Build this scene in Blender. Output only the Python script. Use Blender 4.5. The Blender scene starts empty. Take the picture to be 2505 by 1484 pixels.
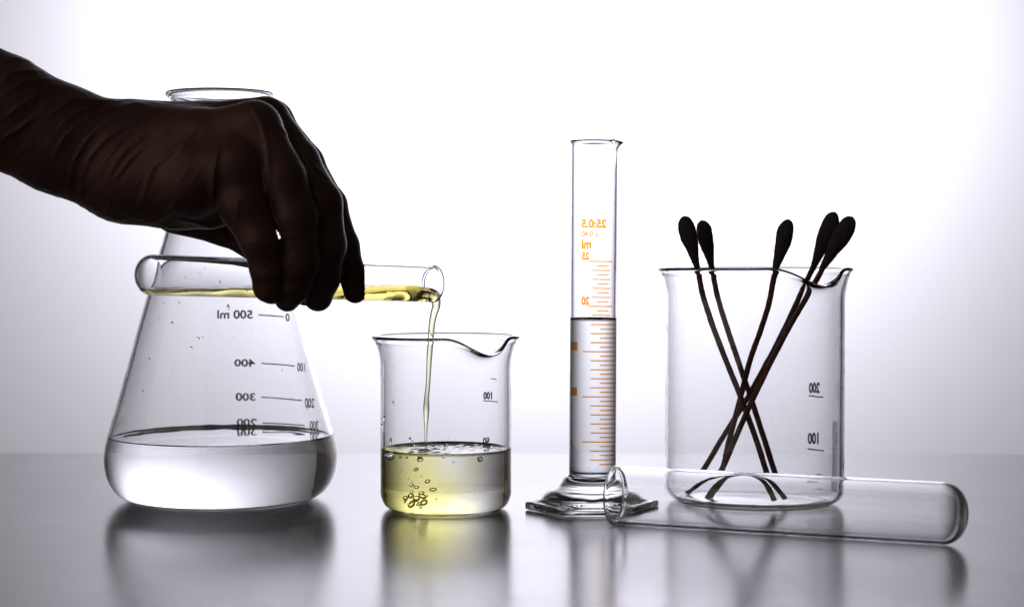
import bpy, bmesh, math, random
import numpy as np
from mathutils import Vector, Matrix

random.seed(7)
rng = np.random.default_rng(11)
S = 0.001                       # everything below is written in millimetres
C = bpy.context.scene.collection
sc = bpy.context.scene

# ------------------------------------------------------------------ camera, world, light
F, CX, CY, CAMH = 4500.0, 1252.5, 742.0, 113.0
TILT = math.atan(122.0 / F)
cam_d = bpy.data.cameras.new('camera')
cam = bpy.data.objects.new('camera', cam_d)
C.objects.link(cam)
cam.location = (0, 0, CAMH * S)
cam.rotation_euler = (math.pi / 2 - TILT, 0, 0)
cam_d.sensor_width = 36
cam_d.lens = 36 * F / 2505.0
cam_d.clip_start = 0.01
cam_d.clip_end = 30
cam_d.dof.use_dof = True
cam_d.dof.focus_distance = 0.80
cam_d.dof.aperture_fstop = 11
sc.camera = cam

world = bpy.data.worlds.new('World')
sc.world = world
world.use_nodes = True
wb = world.node_tree.nodes['Background']
wb.inputs[0].default_value = (1.0, 0.90, 0.86, 1)
wb.inputs[1].default_value = 0.028

def area(name, loc, target, size, power, color, sizey=None):
    ld = bpy.data.lights.new(name, 'AREA')
    ld.energy = power
    ld.color = color
    ld.size = size * S
    if sizey:
        ld.shape = 'RECTANGLE'
        ld.size_y = sizey * S
    o = bpy.data.objects.new(name, ld)
    C.objects.link(o)
    o.location = Vector(loc) * S
    d = (Vector(target) - Vector(loc)).normalized()
    o.rotation_euler = d.to_track_quat('-Z', 'Y').to_euler()
    return o

BACK_Y = 2200
area('backdrop_lamp', (30, 1750, 430), (30, BACK_Y, 260), 700, 10.2, (1.01, 0.99, 1.11), 100)
area('front_fill_lamp', (-950, 50, 520), (-140, 750, 125), 1500, 2.6, (1.0, 0.84, 0.74))

sc.view_settings.view_transform = 'Standard'
sc.view_settings.look = 'None'
sc.view_settings.exposure = 0
sc.view_settings.gamma = 1
sc.view_settings.use_curve_mapping = False
sc.cycles.max_bounces = 32
sc.cycles.transmission_bounces = 32
sc.cycles.glossy_bounces = 12
sc.cycles.diffuse_bounces = 4
sc.cycles.transparent_max_bounces = 16
sc.cycles.sample_clamp_indirect = 8
sc.cycles.use_denoising = True
sc.cycles.caustics_reflective = True
sc.cycles.caustics_refractive = True
sc.cycles.blur_glossy = 0.3

# ------------------------------------------------------------------ helpers
ct, st = math.cos(TILT), math.sin(TILT)
def W(px, py, d):
    """point of the place that lies at depth d (mm from the camera plane) along a line of sight"""
    u = (px - CX) / F
    v = (CY - py) / F
    dy = ct + v * st
    dz = v * ct - st
    k = d / dy
    return np.array([u * k, d, CAMH + dz * k])

def to_px(x, y, z):
    zz = z - CAMH
    f = y * ct - zz * st
    up = y * st + zz * ct
    return CX + F * x / f, CY - F * up / f

def new_mat(name):
    m = bpy.data.materials.new(name)
    m.use_nodes = True
    nt = m.node_tree
    nt.nodes.clear()
    out = nt.nodes.new('ShaderNodeOutputMaterial')
    return m, nt, out

def N(nt, typ, **kw):
    n = nt.nodes.new(typ)
    for k, v in kw.items():
        if k.startswith('_'):
            setattr(n, k[1:], v)
        else:
            n.inputs[k.replace('__', ' ')].default_value = v
    return n

def mesh_obj(name, verts, faces, mat, parent=None, smooth=True, loc=None):
    me = bpy.data.meshes.new(name)
    me.from_pydata([tuple(float(c) * S for c in v) for v in verts], [], faces)
    me.materials.append(mat)
    if smooth:
        me.polygons.foreach_set('use_smooth', [True] * len(me.polygons))
    bm = bmesh.new(); bm.from_mesh(me)
    bmesh.ops.recalc_face_normals(bm, faces=bm.faces)
    bm.to_mesh(me); bm.free()
    me.update()
    o = bpy.data.objects.new(name, me)
    C.objects.link(o)
    if parent: o.parent = parent
    if loc is not None: o.location = Vector([float(c) for c in loc]) * S
    return o

def thing(name, label, cat, loc, group=None, rot=None):
    o = bpy.data.objects.new(name, None)
    o.empty_display_size = 0.01
    C.objects.link(o)
    o.location = Vector([float(c) for c in loc]) * S
    if rot is not None: o.rotation_euler = rot
    o['label'] = label; o['category'] = cat
    if group: o['group'] = group
    return o

def tag(o, label, cat, group=None):
    o['label'] = label; o['category'] = cat
    if group: o['group'] = group
    return o

def catmull(pts, n=6):
    """smooth open polyline; a point given twice keeps a corner"""
    P = [np.array(p, float) for p in pts]
    out = []
    for i in range(len(P) - 1):
        p1, p2 = P[i], P[i + 1]
        p0 = P[i - 1] if i > 0 else p1
        p3 = P[i + 2] if i + 2 < len(P) else p2
        if np.allclose(p1, p2):
            continue
        for k in range(n):
            t = k / n
            q = 0.5 * ((2 * p1) + (-p0 + p2) * t + (2 * p0 - 5 * p1 + 4 * p2 - p3) * t * t + (-p0 + 3 * p1 - 3 * p2 + p3) * t ** 3)
            out.append(q)
    out.append(P[-1])
    return out

def lathe(profile, nseg=128, warp=None):
    """profile [(r,z)...]; first and last may sit on the axis.  Point = (r sin a, r cos a, z)"""
    verts, faces, rows = [], [], []
    for (r, z) in profile:
        if r < 1e-4:
            rows.append([len(verts)])
            verts.append((0, 0, z))
        else:
            row = []
            for k in range(nseg):
                a = 2 * math.pi * k / nseg
                rr, zz = (r, z) if warp is None else warp(a, r, z)
                row.append(len(verts))
                verts.append((rr * math.sin(a), rr * math.cos(a), zz))
            rows.append(row)
    for A, B in zip(rows[:-1], rows[1:]):
        if len(A) == 1 and len(B) == 1: continue
        for k in range(nseg):
            k2 = (k + 1) % nseg
            if len(A) == 1: faces.append((A[0], B[k], B[k2]))
            elif len(B) == 1: faces.append((A[k], A[k2], B[0]))
            else: faces.append((A[k], A[k2], B[k2], B[k]))
    return verts, faces

def surface_nets(f, origin, h):
    """numpy surface nets: f<0 inside.  returns verts (n,3) and quads"""
    s = f < 0
    nx, ny, nz = f.shape
    c = np.zeros((nx - 1, ny - 1, nz - 1), np.uint8)
    for i in (0, 1):
        for j in (0, 1):
            for k in (0, 1):
                c += s[i:nx - 1 + i, j:ny - 1 + j, k:nz - 1 + k]
    act = (c > 0) & (c < 8)
    idx = -np.ones(act.shape, np.int64)
    I, J, K = np.nonzero(act)
    idx[I, J, K] = np.arange(len(I))
    acc = np.zeros((len(I), 3)); cnt = np.zeros(len(I))
    cor = [(i, j, k) for i in (0, 1) for j in (0, 1) for k in (0, 1)]
    for a in range(8):
        for b in range(a + 1, 8):
            A, B = cor[a], cor[b]
            if sum(abs(A[q] - B[q]) for q in range(3)) != 1: continue
            fa = f[I + A[0], J + A[1], K + A[2]].astype(float); fb = f[I + B[0], J + B[1], K + B[2]].astype(float)
            m = (fa < 0) != (fb < 0)
            t = np.where(m, fa / np.where(m, fa - fb, 1), 0)
            for q in range(3):
                acc[:, q] += np.where(m, A[q] + t * (B[q] - A[q]), 0)
            cnt += m
    V = acc / cnt[:, None] + np.stack([I, J, K], 1)
    V = V * h + np.array(origin)
    quads = []
    e = s[:-1, :, :] != s[1:, :, :]
    a, b, d = np.nonzero(e[:, 1:-1, 1:-1]); b = b + 1; d = d + 1
    quads.append(np.stack([idx[a, b - 1, d - 1], idx[a, b, d - 1], idx[a, b, d], idx[a, b - 1, d]], 1))
    e = s[:, :-1, :] != s[:, 1:, :]
    a, b, d = np.nonzero(e[1:-1, :, 1:-1]); a = a + 1; d = d + 1
    quads.append(np.stack([idx[a - 1, b, d - 1], idx[a, b, d - 1], idx[a, b, d], idx[a - 1, b, d]], 1))
    e = s[:, :, :-1] != s[:, :, 1:]
    a, b, d = np.nonzero(e[1:-1, 1:-1, :]); a = a + 1; b = b + 1
    quads.append(np.stack([idx[a - 1, b - 1, d], idx[a, b - 1, d], idx[a, b, d], idx[a - 1, b, d]], 1))
    return V, np.concatenate(quads)

def seg_sdf(P, a, b, ra, rb):
    a = np.asarray(a, np.float32); b = np.asarray(b, np.float32)
    ab = b - a
    t = ((P - a) @ ab) / float(ab @ ab)
    np.clip(t, 0, 1, out=t)
    q = P - a - t[..., None] * ab
    return np.sqrt((q * q).sum(-1)) - (ra + (rb - ra) * t)

def smin(a, b, k):
    h = np.clip(0.5 + 0.5 * (b - a) / k, 0, 1)
    return b + (a - b) * h - k * h * (1 - h)

def wavy(P, scale, seed, n=9):
    r = np.random.default_rng(seed)
    out = np.zeros(P.shape[:-1], np.float32)
    for _ in range(n):
        k = r.normal(size=3) / scale * 2.2
        out += np.sin(P @ k.astype(np.float32) + r.uniform(0, 6.28))
    return out / math.sqrt(n)

# ------------------------------------------------------------------ materials
def glass_mat(name, ior, col, rough=0.0, bump=0.0, bscale=60):
    m, nt, out = new_mat(name)
    g = N(nt, 'ShaderNodeBsdfGlass', IOR=ior, Roughness=rough, Color=(*col, 1))
    if bump:
        tc = N(nt, 'ShaderNodeTexCoord')
        mp = N(nt, 'ShaderNodeMapping'); mp.inputs['Scale'].default_value = (1, 1, 2.2)
        nz = N(nt, 'ShaderNodeTexNoise', Scale=bscale, Detail=2.0)
        bp = N(nt, 'ShaderNodeBump', Strength=bump, Distance=0.0004)
        nt.links.new(tc.outputs['Object'], mp.inputs['Vector'])
        nt.links.new(mp.outputs[0], nz.inputs['Vector'])
        nt.links.new(nz.outputs['Fac'], bp.inputs['Height'])
        nt.links.new(bp.outputs[0], g.inputs['Normal'])
    nt.links.new(g.outputs[0], out.inputs[0])
    return m

GLASS = glass_mat('clear_glass', 1.47, (0.985, 0.988, 0.99), bump=0.22, bscale=45)
GLASS_BASE = glass_mat('thick_pressed_glass', 1.5, (0.975, 0.985, 0.98), bump=0.3, bscale=90)
WATER = glass_mat('water', 1.33, (0.995, 0.995, 1.0))
AIR = glass_mat('air_in_liquid', 0.74, (1, 1, 1))
OIL = glass_mat('yellow_oil', 1.42, (0.985, 0.98, 0.95))
_ab = OIL.node_tree.nodes.new('ShaderNodeVolumeAbsorption')
_ab.inputs['Color'].default_value = (0.90, 0.82, 0.10, 1); _ab.inputs['Density'].default_value = 130
OIL.node_tree.links.new(_ab.outputs[0], [n for n in OIL.node_tree.nodes if n.type == 'OUTPUT_MATERIAL'][0].inputs['Volume'])

def beaker_liquid_mat():
    m, nt, out = new_mat('oil_mixing_into_water')
    g = N(nt, 'ShaderNodeBsdfGlass', IOR=1.34)
    tc = N(nt, 'ShaderNodeTexCoord')
    mp = N(nt, 'ShaderNodeMapping')
    nz = N(nt, 'ShaderNodeTexNoise', Scale=70, Detail=2.0)
    sub = N(nt, 'ShaderNodeVectorMath', _operation='SUBTRACT'); sub.inputs[1].default_value = (0.5, 0.5, 0.5)
    scl = N(nt, 'ShaderNodeVectorMath', _operation='SCALE'); scl.inputs['Scale'].default_value = 0.032
    add = N(nt, 'ShaderNodeVectorMath', _operation='ADD')
    dot = N(nt, 'ShaderNodeVectorMath', _operation='DOT_PRODUCT'); dot.inputs[1].default_value = (1.0, 0.75, 0.45)
    mr = N(nt, 'ShaderNodeMapRange')
    mr.inputs['From Min'].default_value = -0.030; mr.inputs['From Max'].default_value = 0.018
    mr.interpolation_type = 'SMOOTHSTEP'
    mx = N(nt, 'ShaderNodeMix', _data_type='RGBA')
    mx.inputs[6].default_value = (0.94, 0.89, 0.33, 1)
    mx.inputs[7].default_value = (0.99, 0.99, 0.97, 1)
    L = nt.links.new
    L(tc.outputs['Object'], nz.inputs['Vector'])
    L(nz.outputs['Color'], sub.inputs[0]); L(sub.outputs[0], scl.inputs[0])
    L(tc.outputs['Object'], add.inputs[0]); L(scl.outputs[0], add.inputs[1])
    L(add.outputs[0], dot.inputs[0]); L(dot.outputs['Value'], mr.inputs['Value'])
    L(mr.outputs[0], mx.inputs[0]); L(mx.outputs[2], g.inputs['Color'])
    L(g.outputs[0], out.inputs[0])
    return m
MIX = beaker_liquid_mat()

def ink(name, col, rough=0.5, through=None, share=0.5):
    m, nt, out = new_mat(name)
    p = N(nt, 'ShaderNodeBsdfPrincipled', Roughness=rough)
    p.inputs['Base Color'].default_value = (*col, 1)
    tr = N(nt, 'ShaderNodeBsdfTransparent'); tr.inputs['Color'].default_value = (*(through or col), 1)
    mx = N(nt, 'ShaderNodeMixShader'); mx.inputs[0].default_value = share
    nt.links.new(p.outputs[0], mx.inputs[1]); nt.links.new(tr.outputs[0], mx.inputs[2])
    nt.links.new(mx.outputs[0], out.inputs[0])
    return m
GREY_INK = ink('grey_ink', (0.05, 0.05, 0.055), through=(0.09, 0.09, 0.095), share=0.7)
FAINT_INK = ink('faint_white_print', (0.4, 0.4, 0.42), through=(0.45, 0.45, 0.47), share=0.9)
ORANGE_INK = ink('orange_ink', (0.95, 0.38, 0.01), through=(0.80, 0.33, 0.005), share=0.9)

def table_mat():
    m, nt, out = new_mat('glossy_white_table')
    p = N(nt, 'ShaderNodeBsdfPrincipled', Roughness=0.17, IOR=1.52)
    tc = N(nt, 'ShaderNodeTexCoord')
    n1 = N(nt, 'ShaderNodeTexNoise', Scale=9, Detail=4.0)
    cr = N(nt, 'ShaderNodeValToRGB')
    cr.color_ramp.elements[0].position = 0.3; cr.color_ramp.elements[0].color = (0.15, 0.145, 0.155, 1)
    cr.color_ramp.elements[1].position = 0.75; cr.color_ramp.elements[1].color = (0.19, 0.185, 0.195, 1)
    # dust specks
    v = N(nt, 'ShaderNodeTexVoronoi', Scale=110)
    lt = N(nt, 'ShaderNodeMath', _operation='LESS_THAN'); lt.inputs[1].default_value = 0.075
    n3 = N(nt, 'ShaderNodeTexNoise', Scale=60)
    gt = N(nt, 'ShaderNodeMath', _operation='GREATER_THAN'); gt.inputs[1].default_value = 0.60
    mu = N(nt, 'ShaderNodeMath', _operation='MULTIPLY')
    mx = N(nt, 'ShaderNodeMix', _data_type='RGBA'); mx.inputs[7].default_value = (0.16, 0.14, 0.13, 1)
    n2 = N(nt, 'ShaderNodeTexNoise', Scale=30, Detail=3.0)
    rr = N(nt, 'ShaderNodeMapRange'); rr.inputs['To Min'].default_value = 0.17; rr.inputs['To Max'].default_value = 0.225
    n4 = N(nt, 'ShaderNodeTexNoise', Scale=700, Detail=2.0)
    bp = N(nt, 'ShaderNodeBump', Strength=0.05, Distance=0.0002)
    L = nt.links.new
    for n in (n1, v, n3, n2, n4): L(tc.outputs['Object'], n.inputs['Vector'])
    L(n1.outputs['Fac'], cr.inputs[0])
    L(v.outputs['Distance'], lt.inputs[0]); L(n3.outputs['Fac'], gt.inputs[0])
    L(lt.outputs[0], mu.inputs[0]); L(gt.outputs[0], mu.inputs[1])
    L(mu.outputs[0], mx.inputs[0]); L(cr.outputs[0], mx.inputs[6]); L(mx.outputs[2], p.inputs['Base Color'])
    L(n2.outputs['Fac'], rr.inputs[0]); L(rr.outputs[0], p.inputs['Roughness'])
    L(n4.outputs['Fac'], bp.inputs['Height']); L(bp.outputs[0], p.inputs['Normal'])
    L(p.outputs[0], out.inputs[0])
    return m

def backdrop_mat():
    m, nt, out = new_mat('white_paper')
    d = N(nt, 'ShaderNodeBsdfDiffuse', Color=(0.82, 0.82, 0.83, 1))
    nt.links.new(d.outputs[0], out.inputs[0])
    return m

def glove_mat():
    m, nt, out = new_mat('dark_latex')
    p = N(nt, 'ShaderNodeBsdfPrincipled', Roughness=0.42)
    p.inputs['Specular IOR Level'].default_value = 0.45
    p.inputs['Specular Tint'].default_value = (1.0, 0.82, 0.74, 1)
    tc = N(nt, 'ShaderNodeTexCoord')
    n1 = N(nt, 'ShaderNodeTexNoise', Scale=28, Detail=4.0)
    cr = N(nt, 'ShaderNodeValToRGB')
    cr.color_ramp.elements[0].position = 0.35; cr.color_ramp.elements[0].color = (0.060, 0.026, 0.022, 1)
    cr.color_ramp.elements[1].position = 0.7; cr.color_ramp.elements[1].color = (0.125, 0.066, 0.055, 1)
    n2 = N(nt, 'ShaderNodeTexNoise', Scale=900, Detail=2.0)
    bp = N(nt, 'ShaderNodeBump', Strength=0.12, Distance=0.0002)
    mp = N(nt, 'ShaderNodeMapping', _vector_type='TEXTURE'); mp.inputs['Rotation'].default_value = (0, math.radians(38), 0)
    mp.inputs['Scale'].default_value = (1, 1, 9)
    n3 = N(nt, 'ShaderNodeTexNoise', Scale=150, Detail=1.5)
    m1 = N(nt, 'ShaderNodeMath', _operation='SUBTRACT'); m1.inputs[1].default_value = 0.5
    m2 = N(nt, 'ShaderNodeMath', _operation='ABSOLUTE')
    m3 = N(nt, 'ShaderNodeMath', _operation='MULTIPLY_ADD'); m3.inputs[1].default_value = -7.0; m3.inputs[2].default_value = 1.0
    m4 = N(nt, 'ShaderNodeMath', _operation='MAXIMUM'); m4.inputs[1].default_value = 0.0
    sx = N(nt, 'ShaderNodeSeparateXYZ')
    fd_ = N(nt, 'ShaderNodeMapRange'); fd_.inputs['From Min'].default_value = 0.010; fd_.inputs['From Max'].default_value = 0.040
    fd_.inputs['To Min'].default_value = 1.0; fd_.inputs['To Max'].default_value = 0.12
    m5 = N(nt, 'ShaderNodeMath', _operation='MULTIPLY')
    bp2 = N(nt, 'ShaderNodeBump', Strength=0.24, Distance=0.0009)
    L = nt.links.new
    L(tc.outputs['Object'], n1.inputs['Vector']); L(tc.outputs['Object'], n2.inputs['Vector'])
    L(tc.outputs['Object'], mp.inputs['Vector']); L(mp.outputs[0], n3.inputs['Vector'])
    L(n1.outputs['Fac'], cr.inputs[0]); L(cr.outputs[0], p.inputs['Base Color'])
    L(n2.outputs['Fac'], bp.inputs['Height']); L(n3.outputs['Fac'], m1.inputs[0]); L(m1.outputs[0], m2.inputs[0]); L(m2.outputs[0], m3.inputs[0]); L(m3.outputs[0], m4.inputs[0])
    L(tc.outputs['Object'], sx.inputs[0]); L(sx.outputs['X'], fd_.inputs['Value']); L(m4.outputs[0], m5.inputs[0]); L(fd_.outputs[0], m5.inputs[1])
    L(m5.outputs[0], bp2.inputs['Height'])
    L(bp.outputs[0], bp2.inputs['Normal']); L(bp2.outputs[0], p.inputs['Normal'])
    L(p.outputs[0], out.inputs[0])
    return m

def stick_mat():
    m, nt, out = new_mat('dark_stained_wood')
    p = N(nt, 'ShaderNodeBsdfPrincipled', Roughness=0.45)
    tc = N(nt, 'ShaderNodeTexCoord')
    n1 = N(nt, 'ShaderNodeTexNoise', Scale=260, Detail=4.0)
    cr = N(nt, 'ShaderNodeValToRGB')
    cr.color_ramp.elements[0].position = 0.35; cr.color_ramp.elements[0].color = (0.075, 0.013, 0.005, 1)
    cr.color_ramp.elements[1].position = 0.75; cr.color_ramp.elements[1].color = (0.28, 0.065, 0.015, 1)
    L = nt.links.new
    L(tc.outputs['Object'], n1.inputs['Vector']); L(n1.outputs['Fac'], cr.inputs[0]); L(cr.outputs[0], p.inputs['Base Color'])
    L(p.outputs[0], out.inputs[0])
    return m

def cotton_mat():
    m, nt, out = new_mat('black_cotton')
    p = N(nt, 'ShaderNodeBsdfPrincipled', Roughness=0.95)
    p.inputs['Base Color'].default_value = (0.085, 0.070, 0.074, 1)
    p.inputs['Specular IOR Level'].default_value = 0.1
    tc = N(nt, 'ShaderNodeTexCoord')
    n1 = N(nt, 'ShaderNodeTexNoise', Scale=1100, Detail=4.0)
    bp = N(nt, 'ShaderNodeBump', Strength=0.8, Distance=0.0004)
    nt.links.new(tc.outputs['Object'], n1.inputs['Vector']); nt.links.new(n1.outputs['Fac'], bp.inputs['Height'])
    nt.links.new(bp.outputs[0], p.inputs['Normal']); nt.links.new(p.outputs[0], out.inputs[0])
    return m

# ------------------------------------------------------------------ setting
def build_setting():
    # backdrop: a sheet of white paper hanging behind the table
    prof = [(BACK_Y, z) for z in range(2400, -701, -100)]
    vs, fs = [], []
    for (y, z) in prof:
        for x in (-1220, 1220): vs.append((x, y, z))
    for i in range(len(prof) - 1):
        fs.append((2 * i, 2 * i + 1, 2 * i + 3, 2 * i + 2))
    b = mesh_obj('backdrop', vs, fs, backdrop_mat())
    b['kind'] = 'structure'
    # table: slab with an eased edge
    bm = bmesh.new()
    bmesh.ops.create_cube(bm, size=1)
    for v in bm.verts:
        v.co = Vector((v.co.x * 2.4, v.co.y * 1.3, v.co.z * 0.03))
    bmesh.ops.bevel(bm, geom=[e for e in bm.edges], offset=0.002, segments=3, affect='EDGES', profile=0.5)
    me = bpy.data.meshes.new('table'); bm.to_mesh(me); bm.free()
    me.materials.append(table_mat())
    o = bpy.data.objects.new('table', me); C.objects.link(o)
    o.rotation_euler = (0, 0, math.radians(-0.9))
    o.location = (0, 1.040 - 0.65, -0.015)
    o['kind'] = 'structure'
build_setting()

# ------------------------------------------------------------------ vessels
def rad_at(profile, z):
    """outer radius of a profile (first rising run) at height z"""
    best = 0
    for (r0, z0), (r1, z1) in zip(profile[:-1], profile[1:]):
        if (z0 - z) * (z1 - z) <= 0 and abs(z1 - z0) > 1e-6:
            t = (z - z0) / (z1 - z0)
            best = max(best, r0 + (r1 - r0) * t)
    return best

def far_point(px, py, cx, cy, profile, off=0.10, side=1):
    """where a line of sight meets the far (side=1) or near (side=-1) outer wall; vessel-local mm"""
    d = cy + side * 20
    for _ in range(12):
        p = W(px, py, d)
        r = rad_at(profile, p[2]) + off
        x = p[0] - cx
        x = max(-r * 0.995, min(r * 0.995, x))
        y = math.sqrt(max(r * r - x * x, 0)) * side
        d = cy + y
    return np.array([x, y, p[2]])

def text_faces(body, x0, x1, y0, y1, mirrored=True, bold=0.03):
    """glyph outlines filled and fitted to the box, as (verts, faces)"""
    cu = bpy.data.curves.new('t', 'FONT')
    cu.body = body
    cu.size = 1
    cu.offset = bold
    cu.resolution_u = 4
    ob = bpy.data.objects.new('t', cu)
    C.objects.link(ob)
    bpy.context.view_layer.update()
    dg = bpy.context.evaluated_depsgraph_get()
    me = bpy.data.meshes.new_from_object(ob.evaluated_get(dg))
    bm = bmesh.new(); bm.from_mesh(me)
    for k in range(1, 14):
        xs = [v.co.x for v in bm.verts]
        lo, hi = min(xs), max(xs)
        bmesh.ops.bisect_plane(bm, geom=bm.verts[:] + bm.edges[:] + bm.faces[:], plane_co=(lo + (hi - lo) * k / 14, 0, 0), plane_no=(1, 0, 0))
    bm.verts.ensure_lookup_table()
    V = np.array([v.co[:2] for v in bm.verts])
    for i, v in enumerate(bm.verts): v.index = i
    Fc = [tuple(v.index for v in f.verts) for f in bm.faces]
    bm.free()
    bpy.data.objects.remove(ob); bpy.data.curves.remove(cu); bpy.data.meshes.remove(me)
    lo, hi = V.min(0), V.max(0)
    u = (V - lo) / (hi - lo)
    X = x1 - u[:, 0] * (x1 - x0) if mirrored else x0 + u[:, 0] * (x1 - x0)
    Y = y1 - u[:, 1] * (y1 - y0)
    return list(zip(X, Y)), Fc

def line_faces(xa, ya, xb, yb, w, n=14):
    vs, fs = [], []
    for i in range(n + 1):
        t = i / n
        x = xa + (xb - xa) * t; y = ya + (yb - ya) * t
        vs += [(x, y - w / 2), (x, y + w / 2)]
    for i in range(n): fs.append((2 * i, 2 * i + 1, 2 * i + 3, 2 * i + 2))
    return vs, fs

def print_on(name, items, cx, cy, profile, mat, parent, off=0.12):
    V, Fc = [], []
    for vs, fs in items:
        b = len(V)
        V += [far_point(x, y, cx, cy, profile, off) for x, y in vs]
        Fc += [tuple(b + i for i in f) for f in fs]
    return mesh_obj(name, V, Fc, mat, parent)

def offset_inner(prof, t, tb):
    """inner wall of a smooth outer profile by offsetting along the normal"""
    P = np.array(prof)
    out = []
    for i in range(len(P)):
        a = P[max(i - 1, 0)]; b = P[min(i + 1, len(P) - 1)]
        d = b - a; n = np.array([-d[1], d[0]]); n /= np.linalg.norm(n) + 1e-9
        out.append(P[i] + n * t)
    out = [q for q in out if q[0] > 0.3 and q[1] > tb]
    return [tuple(q) for q in out]

def spout_warp(a_s, sig, zr, out_mm, down_mm, reach=15.0):
    def warp(a, r, z):
        t = (z - (zr - reach)) / reach
        if t <= 0: return r, z
        t = min(t, 1.05)
        da = (a - a_s + math.pi) % (2 * math.pi) - math.pi
        g = math.exp(-(da / sig) ** 2)
        side = math.exp(-((abs(da) - 1.75 * sig) / (0.55 * sig)) ** 2)
        return r + out_mm * g * t ** 2.2 - 0.5 * side * t ** 2, z - down_mm * g * t ** 3 + 0.35 * side * t ** 2
    return warp

# ---- droplet / bubble shapes
def blob(name, p, rx, rz, mat, parent, ry=None, seg=14, skew=0.0):
    vs, fs = lathe([(math.sin(math.pi * k / seg), -math.cos(math.pi * k / seg)) for k in range(seg + 1)], 20)
    vs = [((x * rx) * (1 - skew * z), y * (ry or rx) * (1 - skew * z), z * rz) for x, y, z in vs]
    return mesh_obj(name, vs, fs, mat, parent, loc=p)

VES = {}
# ---- conical flask
FX, FY = W(542, 1100, 844)[0], 844.0
flask_out = catmull([(0, 0.9), (20, 0.5), (36, 0.2), (42, 0.9), (47.5, 4.2), (51.4, 10.5), (52.9, 18), (52.4, 25), (50.2, 34),
                     (44.9, 52), (37.5, 79), (31.5, 100), (25.0, 123), (20.6, 138.5), (18.9, 148), (18.7, 160), (18.8, 172),
                     (19.6, 178.5), (21.8, 182.3), (23.9, 184.2)], 5)
fl_in = [q for q in offset_inner(flask_out[20:], 1.7, 2.0) if q[1] < 184.2]
lip = [(24.5, 184.9), (24.7, 185.7), (24.3, 186.5), (23.5, 186.8), (22.6, 186.4), (21.9, 185.4)]
fl_bottom = [(fl_in[0][0] * 0.93, 2.9), (fl_in[0][0] * 0.8, 2.35), (20, 2.3), (0, 2.4)]
flask_prof = flask_out + lip + fl_in[::-1] + fl_bottom
flask = thing('conical_flask', 'large conical glass flask half filled with clear water, behind the gloved hand', 'flask', (FX, FY, 0))
v, f = lathe(flask_prof, 160)
mesh_obj('flask_body', v, f, GLASS, flask)

def liquid_from(inner_run, level, over=0.06, top_rows=18, men=1.1, menw=1.6, ripple=None, nseg=160, bottom=None):
    """inner_run: inner wall from bottom to top; closed liquid body with a raised meniscus"""
    P = [(r, z) for r, z in inner_run if z < level - 0.2]
    P = [(r + over, z) for r, z in P]
    rl = rad_at(inner_run, level) + over
    zb = (bottom if bottom is not None else P[0][1]) - over
    prof = [(0, zb), (P[0][0] * 0.5, zb)] + P
    prof.append((rl, level - 0.1))
    prof.append((rl, level + men))
    rows = []
    for k in range(1, top_rows + 1):
        t = k / top_rows
        r = rl * (1 - t ** 1.4)
        z = level + men * math.exp(-(rl - r) / menw * 1.3)
        rows.append((r, z))
    rows[-1] = (0, level)
    def warp(a, r, z):
        if ripple is not None and z > level - 0.05 and r < rl - 0.5:
            z = z + ripple(r * math.sin(a), r * math.cos(a)) * min(1, (rl - r) / 3)
        return r, z
    vs, fs = lathe(prof + rows, nseg, warp)
    return vs, fs

inner_asc = [(q[0], q[1]) for q in fl_bottom[::-1][1:]] + fl_in
wv, wf = liquid_from(inner_asc, 28.6, bottom=2.4, men=1.3, menw=1.3, ripple=lambda x, y: 0.05 * math.sin(x * .25) * math.cos(y * .2))
water1 = mesh_obj('water', wv, wf, WATER, None, loc=(FX, FY, 0))
tag(water1, 'pool of clear water filling the bottom of the conical flask', 'water')

T = text_faces
fm = [T('500 ml', 531, 621, 758, 779), line_faces(635, 769, 702, 773, 3.2), T('0', 706, 718, 764, 784),
      T('400', 574, 627, 877, 896), line_faces(642, 887, 728, 892.5, 3.0), T('100', 735, 757, 884, 906),
      T('300', 577, 627, 960, 979), line_faces(642, 970, 746, 976.5, 3.0), T('200', 754, 779, 970, 994),
      T('200', 580, 630, 1022, 1041), line_faces(644, 1033, 752, 1038, 3.0), T('300', 766, 789, 1026, 1048)]
print_on('scale_print', fm, FX, FY, flask_out, GREY_INK, flask)

def droplets(parent, pts, cx, cy, prof, off):
    for (x, y, w, h) in pts:
        p = far_point(x, y, cx, cy, prof, off, side=-1)
        n = np.array([p[0], p[1], 0]); n /= np.linalg.norm(n)
        blob('droplet', p, w / 2 / 5.4, h / 2 / 5.4, WATER, parent, skew=0.25)
droplets(flask, [(558, 751, 7, 14), (421, 789, 6, 7), (484, 827, 9, 6), (495, 826, 6, 4), (468, 850, 6, 6), (365, 878, 5, 7),
                 (349, 957, 5, 10), (347, 968, 3, 4), (400, 742, 4, 5), (388, 778, 3, 10), (438, 741, 4, 8), (380, 734, 3, 4),
                 (571, 826, 3, 3), (372, 800, 3, 3), (640, 880, 3, 3), (745, 830, 4, 7), (752, 995, 6, 10), (505, 1090, 3, 5),
                 (420, 905, 3, 3), (690, 905, 3, 4)], FX, FY, flask_out, 0.2)

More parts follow.
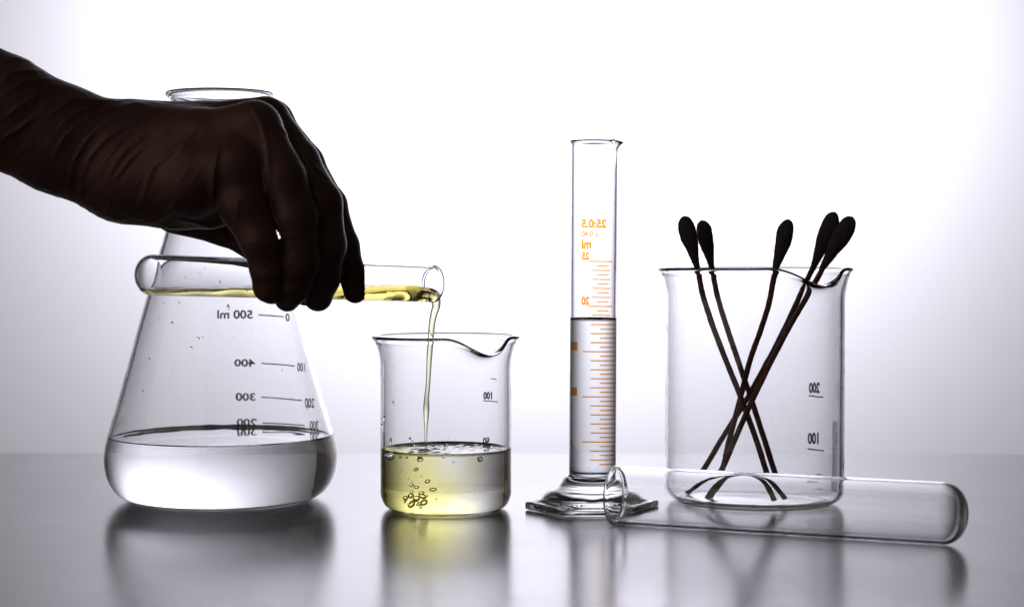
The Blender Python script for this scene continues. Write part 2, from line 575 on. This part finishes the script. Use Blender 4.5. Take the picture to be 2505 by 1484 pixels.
# ---- beakers
def beaker_profile(R, H, Rr, wall, rc):
    out = catmull([(0, 0.7), (R * 0.5, 0.5), (R * 0.78, 0.25), (R - rc * 0.72, 0.35), (R - rc * 0.28, rc * 0.32), (R - 0.1, rc * 0.95), (R, rc * 1.6), (R, rc * 3),
                   (R, H - 40), (R, H - 27), (R, H - 21), (R, H - 16), (R + 0.15, H - 11), (R + 0.9, H - 6.5), (R + (Rr - R) * 0.6, H - 2.6), (Rr - 0.3, H - 0.9)], 6)
    inn = offset_inner(out[14:], wall, 2.0)
    lipp = [(Rr + 0.15, H - 0.4), (Rr + 0.15, H + 0.15), (Rr - 0.2, H + 0.55), (Rr - 0.85, H + 0.7), (Rr - 1.5, H + 0.5), (Rr - 2.0, H - 0.1), (Rr - 2.5, H - 1.0)]
    inn = [q for q in inn if q[1] < H - 2.2]
    r0 = inn[0][0]
    bot = [(r0 * 0.93, 2.5), (r0 * 0.75, 2.3), (r0 * 0.4, 2.25), (0, 2.3)]
    return out, lipp, inn, bot

# small beaker
SX, SY = W(1091, 1100, 814)[0], 814.0
so, sl, si, sb = beaker_profile(29.0, 76.2, 32.6, 1.8, 6.5)
small = thing('beaker', 'small short glass beaker with yellow and clear liquid under the pouring stream', 'beaker', (SX, SY, 0), 'glass beakers')
v, f = lathe(so + sl + si[::-1] + sb, 160, spout_warp(math.radians(146), 0.30, 76.5, 5.5, 7.0))
mesh_obj('beaker_body', v, f, GLASS, small)
bm_items = [T('100', 1187, 1211, 957, 976, bold=0.055), line_faces(1187, 978.5, 1227, 982, 2.6), line_faces(1207, 925.5, 1223, 927, 2.2),
            T('50', 1186, 1204, 1068, 1087, bold=0.055), line_faces(1186, 1090, 1226, 1093, 2.6)]
print_on('scale_print', bm_items, SX, SY, so, GREY_INK, small)
stx, sty = W(1042, 1108, 812)[0] - SX, -2.0
def rip(x, y):
    d = math.hypot(x - stx, y - sty)
    return 0.55 * math.cos(d * 1.1) * math.exp(-d / 9) + 0.16 * math.sin(x * 0.55 + 1) * math.sin(y * 0.5) + 0.12 * math.sin(x * 0.9 - y * 0.7)
wv, wf = liquid_from([(q[0], q[1]) for q in sb[::-1][1:]] + si, 25.8, bottom=2.3, men=1.4, menw=1.8, ripple=rip, top_rows=44)
bl = mesh_obj('yellow_liquid', wv, wf, MIX, None, loc=(SX, SY, 0))
tag(bl, 'shallow liquid in the small beaker, yellow at left fading to clear at right', 'liquid')
for (x, y, w, h) in [(1023, 1146, 14, 9), (1051, 1174, 15, 10), (1014, 1184, 13, 9), (1022, 1190, 15, 9), (1061, 1195, 20, 11), (1008, 1211, 18, 14),
                     (998, 1216, 14, 12), (1034, 1204, 17, 11), (1040, 1211, 20, 14), (1026, 1216, 18, 14), (1018, 1224, 20, 12), (1044, 1222, 19, 10),
                     (1029, 1228, 17, 9), (1012, 1201, 10, 9), (1003, 1170, 5, 5), (1037, 1162, 4, 4), (1049, 1210, 8, 7), (992, 1226, 7, 6), (1036, 1231, 9, 6), (1005, 1229, 8, 5), (1070, 1218, 5, 4), (1018, 1176, 5, 4), (985, 1150, 3, 3), (1120, 1175, 3, 3), (1156, 1192, 4, 4), (1152, 1205, 3, 3), (1108, 1128, 4, 4), (966, 1130, 3, 3)]:
    d = 794 + random.uniform(-3, 8)
    p = W(x, y, d) - np.array([SX, SY, 0])
    b = blob('air_bubble', p, w / 2 / 5.9, h / 2 / 5.9, AIR, bl)
    b.rotation_euler = (0, random.uniform(-.5, .5), 0)
for (x, y, w, h, dd) in [(954, 1111, 22, 18, -24), (946, 1106, 12, 9, -20), (1174, 1122, 15, 14, -24), (1166, 1083, 18, 10, 20), (980, 1113, 8, 6, -24), (1085, 1114, 6, 5, -25), (995, 1118, 7, 5, -25)]:
    p = W(x, y, SY + dd) - np.array([SX, SY, 0])
    p[2] = min(p[2], 25.6)
    blob('surface_bubble', p, w / 2 / 5.6, h / 2 / 5.6, AIR, bl)
droplets(small, [(962, 985, 5, 11), (964, 974, 3, 4), (940, 1022, 7, 12), (956, 1078, 7, 16), (934, 1040, 6, 10), (1003, 1073, 6, 9), (1009, 1080, 5, 6),
                 (1014, 1087, 5, 5), (1097, 1070, 3, 3), (963, 900, 3, 4), (1003, 1092, 4, 5)], SX, SY, so, 0.15)

# large beaker
BX, BY = W(1845, 1100, 838)[0], 838.0
bo, bli, bi, bb = beaker_profile(40.6, 106.0, 44.0, 1.9, 8.5)
big = thing('beaker', 'big tall glass beaker without liquid holding five black swabs', 'beaker', (BX, BY, 0), 'glass beakers')
v, f = lathe(bo + bli + bi[::-1] + bb, 176, spout_warp(math.radians(148), 0.27, 106.5, 6.5, 8.2))
mesh_obj('beaker_body', v, f, GLASS, big)
bm_items = [T('200', 1984, 2013, 934, 962, bold=0.055), line_faces(1984, 967, 2022, 971, 3.2), T('100', 1981, 2010, 1057, 1086, bold=0.055),
            line_faces(1981, 1096, 2024, 1101, 3.2), line_faces(2004, 1158, 2022, 1161, 3)]
print_on('scale_print', bm_items, BX, BY, bo, GREY_INK, big)
# printed box on the right flank, seen nearly edge on
V, Fc = [], []
def strip(a0, a1, z0, z1, n=10):
    b = len(V)
    for i in range(n + 1):
        a = math.radians(a0 + (a1 - a0) * i / n)
        for z in (z0, z1): V.append((40.75 * math.sin(a), 40.75 * math.cos(a), z))
    for i in range(n): Fc.append((b + 2 * i, b + 2 * i + 1, b + 2 * i + 3, b + 2 * i + 2))
for a0, a1, z0, z1 in ((76, 88, 8, 36),): strip(a0, a1, z0, z1)
mesh_obj('label_print', V, Fc, FAINT_INK, big)

# ---- measuring cylinder
GX, GY = W(1449, 1100, 812)[0], 812.0
cyl = thing('measuring_cylinder', 'tall slim glass measuring cylinder with orange scale and hexagonal foot', 'measuring cylinder', (GX, GY, 0), rot=(0, math.radians(0.25), 0))
HT, RT = 162.3, 10.35
c_out = catmull([(0, 12.4), (5, 12.2), (8.4, 12.6), (10.0, 14.2), (RT, 17), (RT, 30), (RT, 60), (RT, 95), (RT, 125), (RT, 142), (RT, 150), (RT, 154), (RT, 157), (RT, 159.8), (RT + 0.3, HT - 0.6)], 6)
c_in = [(RT - 1.2, HT - 1.6), (RT - 1.2, HT - 2.4), (RT - 1.2, HT - 3.4), (RT - 1.2, 150), (RT - 1.2, 90), (RT - 1.2, 25), (RT - 1.2, 19.5), (RT - 1.2, 18), (RT - 1.7, 16), (7.2, 14.9), (4, 14.5), (0, 14.4)]
v, f = lathe(c_out + [(RT + 0.45, HT), (RT + 0.2, HT + 0.35), (RT - 0.5, HT + 0.3), (RT - 1.0, HT - 0.4)] + c_in, 128,
             spout_warp(math.radians(96), 0.30, HT, 2.3, 0.6, 6))
mesh_obj('tube', v, f, GLASS, cyl)
def hexr(a, R):
    s = (a - math.pi / 2) % (math.pi / 3)
    return R * math.cos(math.pi / 6) / math.cos(s - math.pi / 6)
base_rows = [('c', 0, 0.9), ('c', 18, 0.8), ('h', 24, 0.5), ('h', 27.5, 0.3), ('h', 28.8, 0.2), ('h', 29.35, 0.3), ('h', 29.65, 0.6), ('h', 29.7, 1.0), ('h', 29.7, 2.6), ('h', 29.6, 3.1), ('h', 29.2, 3.4), ('h', 28.4, 3.55), ('h', 27.5, 3.7), ('h', 25.2, 4.1), ('c', 23.2, 4.6)] + [('c', r, z) for r, z in catmull([(22.2, 5.0), (21.2, 6.6), (19.2, 8.3), (16.4, 9.6), (14.3, 10.9), (13.2, 12.6), (12.2, 14.2), (11.3, 14.7), (10.6, 13.9), (9.6, 12.5), (7.5, 11.8), (4, 11.6)], 4)] + [('c', 0, 11.6)]
vs, fs, rows = [], [], []
for kind, r, z in base_rows:
    if r == 0:
        rows.append([len(vs)] * 180); vs.append((0, 0, z)); continue
    row = []
    for k in range(180):
        a = 2 * math.pi * k / 180 + 0.0
        rr = hexr(a + math.radians(4), r) if kind == 'h' else r
        row.append(len(vs)); vs.append((rr * math.sin(a), rr * math.cos(a), z))
    rows.append(row)
for A, B in zip(rows[:-1], rows[1:]):
    for k in range(180):
        q = (A[k], A[(k + 1) % 180], B[(k + 1) % 180], B[k])
        q = tuple(dict.fromkeys(q))
        if len(q) >= 3: fs.append(q)
base = mesh_obj('foot', vs, fs, GLASS_BASE, cyl)
wv, wf = liquid_from([(r, z) for r, z in c_in[::-1]][1:], 83.4, bottom=14.4, men=1.3, menw=1.2, top_rows=14, nseg=128)
cw = mesh_obj('water', wv, wf, WATER, None, loc=(GX, GY, 0))
cw.rotation_euler = cyl.rotation_euler
tag(cw, 'column of clear water standing in the measuring cylinder', 'water')
gm = [T('25:0.5', 1416, 1484, 536, 558, bold=0.055), T('± 0.40', 1417, 1463, 565, 579), T('ml', 1417, 1443, 585, 609, bold=0.055), T('25', 1417, 1439, 616, 636, bold=0.055),
      T('20', 1417, 1439, 725, 746, bold=0.055), T('15', 1408, 1430, 835, 856, bold=0.04), T('10', 1408, 1430, 945, 966, bold=0.04)]
for i in range(46):
    y = 639 + i * 10.96
    if i % 10 == 0: a, b = 1436, 1501
    elif i % 2 == 0: a, b = 1446, 1495
    else: a, b = 1458, 1491
    gm.append(line_faces(a, y, b, y + 0.6, 3.1))
print_on('scale_print', gm, GX, GY, c_out, ORANGE_INK, cyl)

# ------------------------------------------------------------------ test tubes
def tube_profile(R, L, wall):
    """along +z: round end at 0, mouth at L"""
    out, inn = [], []
    for k in range(17):
        a = math.pi / 2 * k / 16
        out.append((R * math.sin(a) ** 0.92, R * 0.78 * (1 - math.cos(a))))
        inn.append(((R - wall) * math.sin(a) ** 0.85, R * 0.17 + R * 0.62 * (1 - math.cos(a))))
    run = [0.02, 0.06] + [k / 11 for k in range(1, 11)] + [0.95, 0.975, 0.985, 0.992]
    for t in run: out.append((R, R + (L - R - 1) * t))
    for t in run: inn.append((R - wall, R + (L - R - 1) * t))
    lipp = [(R + 0.05, L - 1.0), (R + 0.32, L - 0.55), (R + 0.28, L), (R - 0.1, L + 0.35), (R - wall * 0.5, L + 0.42), (R - wall + 0.05, L + 0.2), (R - wall - 0.22, L - 0.25), (R - wall - 0.1, L - 0.8)]
    return out, lipp, inn

def axis_matrix(p0, p1):
    a = (Vector(p1) - Vector(p0)).normalized()
    return a.to_track_quat('Z', 'Y')

# held tube
MOUTH = W(1060, 694, 812)
END = W(336, 671, 723)
axv = MOUTH - END; LT = float(np.linalg.norm(axv)); axv = axv / LT
RTB, WTB = 8.1, 1.15
out, lipp, inn = tube_profile(RTB, LT, WTB)
v, f = lathe(out + lipp + inn[::-1], 96)
held = thing('test_tube', 'narrow test tube gripped by the gloved hand, tipping yellow liquid from its mouth', 'test tube', END, 'test tubes')
held.rotation_mode = 'QUATERNION'; held.rotation_quaternion = axis_matrix(END, MOUTH)
mesh_obj('tube_wall', v, f, GLASS, held)

# lying tube
LM = W(1502, 1250, 766); LE = W(2368, 1290, 708)
LM[2] = LE[2] = 12.35
lax = LE - LM; LL = float(np.linalg.norm(lax))
out, lipp, inn = tube_profile(12.2, LL, 1.1)
v, f = lathe(out + lipp + inn[::-1], 112)
lying = thing('test_tube', 'wide empty test tube lying on the table in front of the big beaker', 'test tube', LE, 'test tubes')
lying.rotation_mode = 'QUATERNION'; lying.rotation_quaternion = axis_matrix(LE, LM)
mesh_obj('tube_wall', v, f, GLASS, lying)

# ------------------------------------------------------------------ oil in the held tube and the falling stream: one body
def build_oil():
    h = 0.36
    a = axv.astype(np.float32)
    b = np.array([-a[1], a[0], 0], np.float32); b /= np.linalg.norm(b)
    c = np.cross(a, b); c = c if c[2] > 0 else -c
    lo = np.array([-1.0, -8.2, -80.0]); hi = np.array([LT + 6, 8.2, 2.5])
    n = ((hi - lo) / h).astype(int) + 1
    gi, gj, gk = np.meshgrid(lo[0] + h * np.arange(n[0]), lo[1] + h * np.arange(n[1]), lo[2] + h * np.arange(n[2]), indexing='ij')
    gi = gi.astype(np.float32); gj = gj.astype(np.float32); gk = gk.astype(np.float32)
    P = END.astype(np.float32) + gi[..., None] * a + gj[..., None] * b + gk[..., None] * c
    ri = RTB - WTB + 0.07
    rad = np.sqrt(gj ** 2 + gk ** 2)
    cap = np.sqrt(gj ** 2 + gk ** 2 + np.minimum(gi - RTB, 0) ** 2) - ri
    dcyl = cap
    dcyl = -smin(-(rad - ri), -(RTB * 0.24 - gi), 2.5)
    dcyl = np.maximum(dcyl, gi - (LT - 0.6))
    level = 98.9
    tt = np.clip((gi - (LT - 16)) / 16, 0, 1)
    zl = level - 3.2 * tt * tt * (3 - 2 * tt) + 0.12 * np.sin(gi * 0.35) * np.exp(-((gi - 40) / 30) ** 2)
    zl = zl + 0.7 * np.exp(-(ri - rad).clip(0, 9) / 0.8) * np.clip((LT - 3 - gi) / 8, 0, 1)   # meniscus at the wall
    pool = -smin(-dcyl, -(P[..., 2] - zl), 0.5)
    # stream
    path = [(1036, 716, 3.2), (1056, 719, 3.0), (1068, 727, 2.3), (1067, 742, 1.9), (1062, 765, 1.65), (1057, 790, 1.5), (1054, 822, 1.4), (1051, 860, 1.3), (1049, 900, 1.15),
            (1047, 940, 1.05), (1044, 972, 1.15), (1043, 996, 1.4), (1043, 1012, 1.25), (1042, 1040, 0.85), (1042, 1075, 0.62), (1042, 1112, 0.7), (1042, 1119, 1.2)]
    pts = [W(x, y, 811.0) for x, y, r in path]
    pts[0] = END + axv * (LT - 7) + np.array([0, 0, -4.6]); pts[1] = END + axv * (LT - 2.0) + np.array([0, 0, -4.8])
    pts[2] = END + axv * (LT + 0.9) + np.array([0, 0, -5.6])
    q3 = END + axv * (LT + 1.6) + np.array([0, 0, -9.5])
    pts[3] = q3
    rs = [r for _, _, r in path]
    sm = catmull([tuple(p) + (r,) for p, r in zip(pts, rs)], 3)
    st_ = np.full(rad.shape, 50.0, np.float32)
    for p, q in zip(sm[:-1], sm[1:]):
        # only evaluate close by
        mn = np.minimum(p[:3], q[:3]) - 6; mxx = np.maximum(p[:3], q[:3]) + 6
        M = ((P >= mn) & (P <= mxx)).all(-1)
        if not M.any(): continue
        d = seg_sdf(P[M], p[:3], q[:3], p[3], q[3])
        st_[M] = np.minimum(st_[M], d.astype(np.float32))
    D = smin(pool, st_, 1.6)
    V, Q = surface_nets(D, lo, h)
    Wv = END + V[:, :1] * axv + V[:, 1:2] * b.astype(float) + V[:, 2:3] * c.astype(float)
    o = mesh_obj('poured_liquid', Wv - END, [tuple(int(i) for i in q) for q in Q], OIL, None, loc=END)
    sm_ = o.modifiers.new('smooth', 'SMOOTH'); sm_.factor = 0.5; sm_.iterations = 3
    tag(o, 'yellow liquid lying in the tipped test tube and falling from it as a stream', 'liquid')
build_oil()

# droplets inside the held tube
for (x, y, w, h_, dd) in [(537, 690, 7, 5, -7), (487, 668, 4, 4, -7), (500, 655, 4, 3, -6), (452, 677, 4, 4, -7), (598, 712, 6, 4, -7)]:
    base_d = 731 + (x - 338) / 722 * 81
    p = W(x, y, base_d + dd)
    q = held.rotation_quaternion.inverted() @ Vector([float(c) for c in (p - END)])
    blob('droplet', q, w / 12, h_ / 12, WATER, held)

# ------------------------------------------------------------------ swabs
STICK, COTTON = stick_mat(), cotton_mat()
def sweep(points, radii, nseg=12, rough=0.0):
    P = [np.array(p, float) for p in points]
    vs, fs = [], []
    ref = np.array([0, 1.0, 0])
    for i, p in enumerate(P):
        t = P[min(i + 1, len(P) - 1)] - P[max(i - 1, 0)]; t /= np.linalg.norm(t)
        u = np.cross(t, ref); u /= np.linalg.norm(u); w = np.cross(t, u)
        for k in range(nseg):
            a = 2 * math.pi * k / nseg
            r = radii[i] * (1 + rough * random.uniform(-1, 1))
            vs.append(p + (u * math.cos(a) + w * math.sin(a)) * r)
    for i in range(len(P) - 1):
        for k in range(nseg):
            fs.append((i * nseg + k, i * nseg + (k + 1) % nseg, (i + 1) * nseg + (k + 1) % nseg, (i + 1) * nseg + k))
    fs.append(tuple(range(nseg - 1, -1, -1))); fs.append(tuple((len(P) - 1) * nseg + k for k in range(nseg)))
    return vs, fs

def swab(label, head, pts, hr, seed):
    """head: tip px; pts: (px, py, depth) from neck to foot"""
    random.seed(seed)
    line = [W(*p) for p in pts]
    foot = line[-1]
    t = thing('cotton_swab', label, 'swab', foot, 'black cotton swabs in the big beaker')
    L = catmull([tuple(p) for p in line], 8)
    vs, fs = sweep([p - foot for p in L], [1.28 + 0.02 * math.sin(i * 0.9) for i in range(len(L))], 12, 0.05)
    mesh_obj('stick', vs, fs, STICK, t)
    tip = W(*head); neck = line[0]
    ax = neck - tip; ln = np.linalg.norm(ax); ax = ax / ln
    prof = [(0.0, 0.0), (0.03, .42), (0.09, .72), (0.18, .93), (0.30, 1.0), (0.42, .97), (0.55, .86), (0.68, .70), (0.80, .56), (0.90, .45), (1.0, .36), (1.06, .33)]
    pr = catmull(prof, 4)
    u = np.cross(ax, [0, 1.0, 0]); u /= np.linalg.norm(u); w = np.cross(ax, u)
    ph = [random.uniform(0, 6.28) for _ in range(6)]
    vs, fs = [], []
    n = 40
    for i, (s, r) in enumerate(pr):
        c = tip + ax * ln * s
        for k in range(n):
            a = 2 * math.pi * k / n
            d = 1 + 0.035 * math.sin(3 * a + ph[0] + 5 * s) + 0.035 * math.sin(9 * s + ph[1] + a) + 0.03 * math.sin(7 * a + 17 * s + ph[2]) + random.uniform(-.035, .035)
            q = c + (u * math.cos(a) + w * math.sin(a)) * hr * max(r, 0.001) * d
            vs.append(q - foot)
    m = len(pr)
    for i in range(m - 1):
        for k in range(n): fs.append((i * n + k, i * n + (k + 1) % n, (i + 1) * n + (k + 1) % n, (i + 1) * n + k))
    fs.append(tuple(range(n))); fs.append(tuple((m - 1) * n + k for k in range(n)))
    hd = mesh_obj('cotton_tip', vs, fs, COTTON, t)
    # loose fibres
    fv, ff = [], []
    for _ in range(240):
        s = random.uniform(0.02, 0.95); a = random.uniform(0, 2 * math.pi)
        r = np.interp(s, [p[0] for p in prof], [p[1] for p in prof]) * hr
        dirv = (u * math.cos(a) + w * math.sin(a))
        p0 = tip + ax * ln * s + dirv * (r * 0.92) - foot
        d1 = dirv * random.uniform(.2, .7) + (ax * random.uniform(-.9, .9) + np.cross(dirv, ax) * random.uniform(-.9, .9)) * 0.7
        p1 = p0 + d1 * 1.15; p2 = p1 + (d1 * 0.3 + ax * random.uniform(-.6, .6))
        b = len(fv)
        for p in (p0, p1, p2):
            fv += [p + u * 0.05, p - u * 0.03 + w * 0.05, p - u * 0.03 - w * 0.05]
        for q in (0, 3):
            for k in range(3): ff.append((b + q + k, b + q + (k + 1) % 3, b + q + 3 + (k + 1) % 3, b + q + 3 + k))
    mesh_obj('loose_fibres', fv, ff, COTTON, hd)
    return t
swab('leftmost black swab, its fat cotton tip tilted left over the big beaker rim', (1672, 528, 830),
     [(1704, 648, 829), (1710, 668, 829), (1720, 720, 828), (1742, 790, 827), (1772, 870, 825), (1810, 965, 822), (1850, 1075, 818), (1878, 1165, 812), (1894, 1219, 806)], 3.9, 1)
swab('second swab from the left, its tip tucked just right of the leftmost one', (1716, 538, 846),
     [(1741, 652, 845), (1744, 668, 845), (1756, 728, 844), (1778, 800, 842), (1805, 880, 839), (1836, 970, 835), (1870, 1075, 826), (1899, 1165, 820), (1922, 1216, 818)], 3.6, 2)
swab('middle swab standing alone with its narrow tip rising beside the spout', (1930, 536, 816),
     [(1896, 662, 817), (1890, 690, 818), (1880, 745, 820), (1858, 815, 823), (1835, 880, 826), (1812, 970, 831), (1784, 1075, 835), (1766, 1150, 835), (1738, 1216, 832)], 3.6, 3)
swab('second swab from the right, tallest tip above the rim, behind the spout', (2043, 518, 842),
     [(1990, 652, 842), (1972, 690, 842), (1944, 752, 843), (1906, 830, 844), (1866, 905, 846), (1818, 990, 848), (1770, 1065, 849), (1722, 1145, 848), (1680, 1204, 846)], 3.9, 4)
swab('rightmost black swab, leaning furthest right over the big beaker rim', (2086, 530, 828),
     [(2014, 652, 828), (2000, 680, 828), (1968, 735, 827), (1930, 800, 826), (1888, 880, 824), (1842, 975, 820), (1804, 1060, 816), (1768, 1145, 812), (1732, 1216, 808)], 4.1, 5)

# ------------------------------------------------------------------ gloved hand
def build_hand():
    h = 0.66
    lo = np.array([-262.0, 706.0, 78.0]); hi = np.array([-62.0, 832.0, 212.0])
    n = ((hi - lo) / h).astype(int) + 1
    ax_ = [(lo[i] + h * np.arange(n[i])).astype(np.float32) for i in range(3)]
    X, Y, Z = np.meshgrid(*ax_, indexing='ij')
    P = np.stack([X, Y, Z], -1)
    def chain(pts, k=3.0):
        D = None
        for p, q in zip(pts[:-1], pts[1:]):
            d = seg_sdf(P, W(*p[:3]), W(*q[:3]), p[3], q[3])
            D = d if D is None else smin(D, d, k)
        return D
    # (px, py, depth, radius mm)
    arm = chain([(-260, 145, 752, 25), (0, 272, 757, 22.6), (150, 342, 761, 22.0), (300, 398, 765, 23.0), (400, 405, 766, 23.5)], 4)
    body = chain([(330, 400, 766, 23.5), (470, 408, 764, 23.5), (545, 415, 765, 20)], 4)
    idx = chain([(330, 335, 782, 14), (500, 318, 790, 11.5), (662, 298, 793, 9.8)], 3)
    mid = chain([(330, 335, 770, 14), (500, 318, 772, 11.5), (648, 292, 772, 9.6)], 3)
    rng_ = chain([(330, 360, 762, 14), (500, 345, 754, 12), (622, 312, 752, 11)], 3)
    pky = chain([(330, 430, 760, 16), (470, 440, 748, 14), (578, 410, 744, 12.5)], 3)
    D = arm
    for d in (body, idx, mid, rng_, pky): D = smin(D, d, 6)
    hyp = chain([(300, 450, 768, 14), (430, 478, 766, 13), (520, 490, 764, 11.5)], 3)
    D = smin(D, hyp, 5)
    fa = chain([(575, 410, 745, 11.5), (598, 500, 742, 10.4), (640, 585, 741, 8.6), (655, 655, 745, 6.9), (660, 700, 749, 6.4), (668, 706, 750, 5.9)], 2.5)
    fb = chain([(625, 318, 752, 10.5), (690, 440, 746, 9.6), (722, 530, 745, 9.4), (733, 640, 748, 8.2), (716, 700, 752, 7.0), (703, 732, 756, 5.2)], 2.5)
    fc = chain([(655, 298, 770, 9.3), (730, 395, 764, 8.6), (786, 495, 757, 8.3), (801, 600, 757, 7.4), (792, 680, 760, 6.6), (778, 727, 765, 5.8)], 2.5)
    fd = chain([(668, 305, 793, 9.0), (745, 400, 788, 8.0), (805, 500, 782, 7.2), (842, 600, 776, 6.0), (862, 672, 774, 5.6), (869, 712, 775, 5.1)], 2.5)
    th = chain([(440, 500, 790, 13), (545, 545, 800, 9.5), (610, 585, 801, 7.4), (680, 640, 797, 7.2), (730, 690, 793, 7.2), (748, 716, 790, 5.5)], 2.5)
    fg = smin(fa, fb, 0.9); fg = smin(fg, fc, 0.9); fg = smin(fg, fd, 0.9)
    D = smin(D, fg, 3.0)
    D = smin(D, th, 2.5)
    gx, gy = to_px(X, Y, Z)          # a real slit of daylight between ring and little finger
    gt = np.clip(((gx - 673) * 11 + (gy - 556) * 25) / (11 ** 2 + 25 ** 2), 0, 1)
    gap = (np.hypot(gx - 673 - 11 * gt, gy - 556 - 25 * gt) - (1.4 + 3.2 * gt)) / 6.0
    D = -smin(-D, gap, 0.8)
    # glove folds
    m = np.abs(D) < 3.5
    Pm = P[m]
    px, py = to_px(Pm[:, 0], Pm[:, 1], Pm[:, 2])
    disp = np.zeros(len(Pm), np.float32)
    def fold(pts, amp, w):
        nonlocal disp
        C_ = np.array(catmull(pts, 6))
        best = np.full(len(Pm), 1e9); along = np.zeros(len(Pm))
        for i, (a, b) in enumerate(zip(C_[:-1], C_[1:])):
            ab = b - a
            t = np.clip(((px - a[0]) * ab[0] + (py - a[1]) * ab[1]) / (ab @ ab), 0, 1)
            d = (px - a[0] - t * ab[0]) ** 2 + (py - a[1] - t * ab[1]) ** 2
            u = d < best
            best = np.where(u, d, best); along = np.where(u, (i + t) / (len(C_) - 1), along)
        wd = w * (0.35 + 0.65 * np.sin(np.pi * np.clip(along, 0.03, 0.97)))
        disp += (amp * np.sin(np.pi * np.clip(along, 0.02, 0.98)) ** 0.6 * np.exp(-np.sqrt(best + 0.8) / wd * 1.1)).astype(np.float32)
    Z1 = lambda L: [(zx / 1.789 * .6523, (zy / 1.789 + 100) * .6523) for zx, zy in L]   # traced on an enlargement
    front = [
        ([(440, 1180), (500, 900), (640, 700), (820, 600)], .9, 5), ([(540, 1230), (560, 980), (700, 760), (960, 640)], .7, 5),
        ([(620, 860), (760, 720), (980, 600)], .7, 5), ([(700, 1150), (760, 950), (900, 780), (1180, 620)], .7, 5),
        ([(840, 1300), (960, 1150), (1020, 960), (1200, 800), (1320, 700)], .9, 7), ([(980, 1330), (1100, 1270), (1190, 1180)], 1.0, 8),
        ([(700, 1160), (860, 900), (1080, 740)], .6, 5), ([(1180, 860), (1260, 780)], .4, 5), ([(1240, 900), (1330, 800)], .4, 5), ([(1310, 910), (1400, 760)], .4, 5),
        ([(1470, 780), (1440, 950), (1430, 1150), (1480, 1350)], 1.6, 9), ([(1600, 1150), (1580, 1300), (1550, 1390)], .6, 5),
        ([(1640, 480), (1740, 620), (1790, 800), (1800, 1000), (1780, 1200)], 1.1, 9),
        ([(1850, 640), (1960, 760), (2010, 900)], .7, 7), ([(1960, 700), (2080, 900), (2210, 1020)], 1.0, 6), ([(2010, 840), (2130, 1000), (2230, 1100)], .7, 5),
        ([(0, 240), (110, 210), (260, 250)], .7, 6), ([(0, 370), (120, 300), (310, 300)], .9, 7), ([(0, 470), (160, 370), (360, 350)], .7, 6),
        ([(0, 640), (150, 520), (330, 420)], .9, 7), ([(0, 760), (120, 690), (240, 600)], 1.0, 8), ([(320, 600), (480, 500), (640, 470)], .8, 6),
        ([(380, 700), (500, 590), (700, 500)], .7, 6), ([(400, 520), (560, 440)], .8, 8), ([(560, 500), (700, 490), (820, 500)], .8, 7), ([(780, 560), (900, 510), (1000, 530)], .7, 7),
        ([(1840, 1400), (1960, 1410), (2060, 1380)], .5, 5), ([(1600, 1480), (1660, 1440)], .5, 5), ([(1640, 1460), (1740, 1440)], .4, 4),
        ([(360, 900), (420, 760), (560, 620)], .7, 6), ([(1150, 1290), (1300, 1320), (1480, 1370)], .9, 7),
    ]
    for L, a_, w_ in front: fold(Z1(L), a_ * 1.15, w_ * 0.65)
    # creases across the finger joints
    for L, a_ in [([(612, 640), (640, 660), (655, 650)], -.7), ([(625, 690), (660, 695)], -.5), ([(700, 578), (720, 590), (745, 585)], -.6), ([(710, 655), (740, 650)], -.5),
                  ([(700, 720), (735, 700)], .6), ([(780, 650), (805, 660)], -.5), ([(775, 715), (800, 705)], .6), ([(850, 640), (870, 636)], -.5), ([(845, 560), (860, 556)], -.5),
                  ([(745, 575), (775, 560)], -.5), ([(770, 745), (800, 735)], .6)]:
        fold(L, a_, 4)
    ripple = wavy(Pm, 16, 3) * 0.12 + wavy(Pm, 6, 5) * 0.05
    s = (px * 0.80 + py * 0.55) + 16 * wavy(Pm, 22, 8)
    ring = np.maximum(np.sin(s / 5.6), 0) ** 2 * np.clip((470 - px) / 150, 0, 1)
    ripple = ripple + 0.15 * ring * np.clip(0.5 + 0.5 * wavy(Pm, 25, 9), 0, 1)
    D[m] -= disp + ripple.astype(np.float32)
    V, Q = surface_nets(D, lo, h)
    base = W(400, 405, 766)
    o = mesh_obj('gloved_hand', V - base, [tuple(int(i) for i in q) for q in Q], glove_mat(), None, loc=base)
    s_ = o.modifiers.new('smooth', 'SMOOTH'); s_.factor = 0.5; s_.iterations = 2
    tag(o, 'dark gloved hand reaching in from the left and pinching the tipped test tube', 'hand')
build_hand()
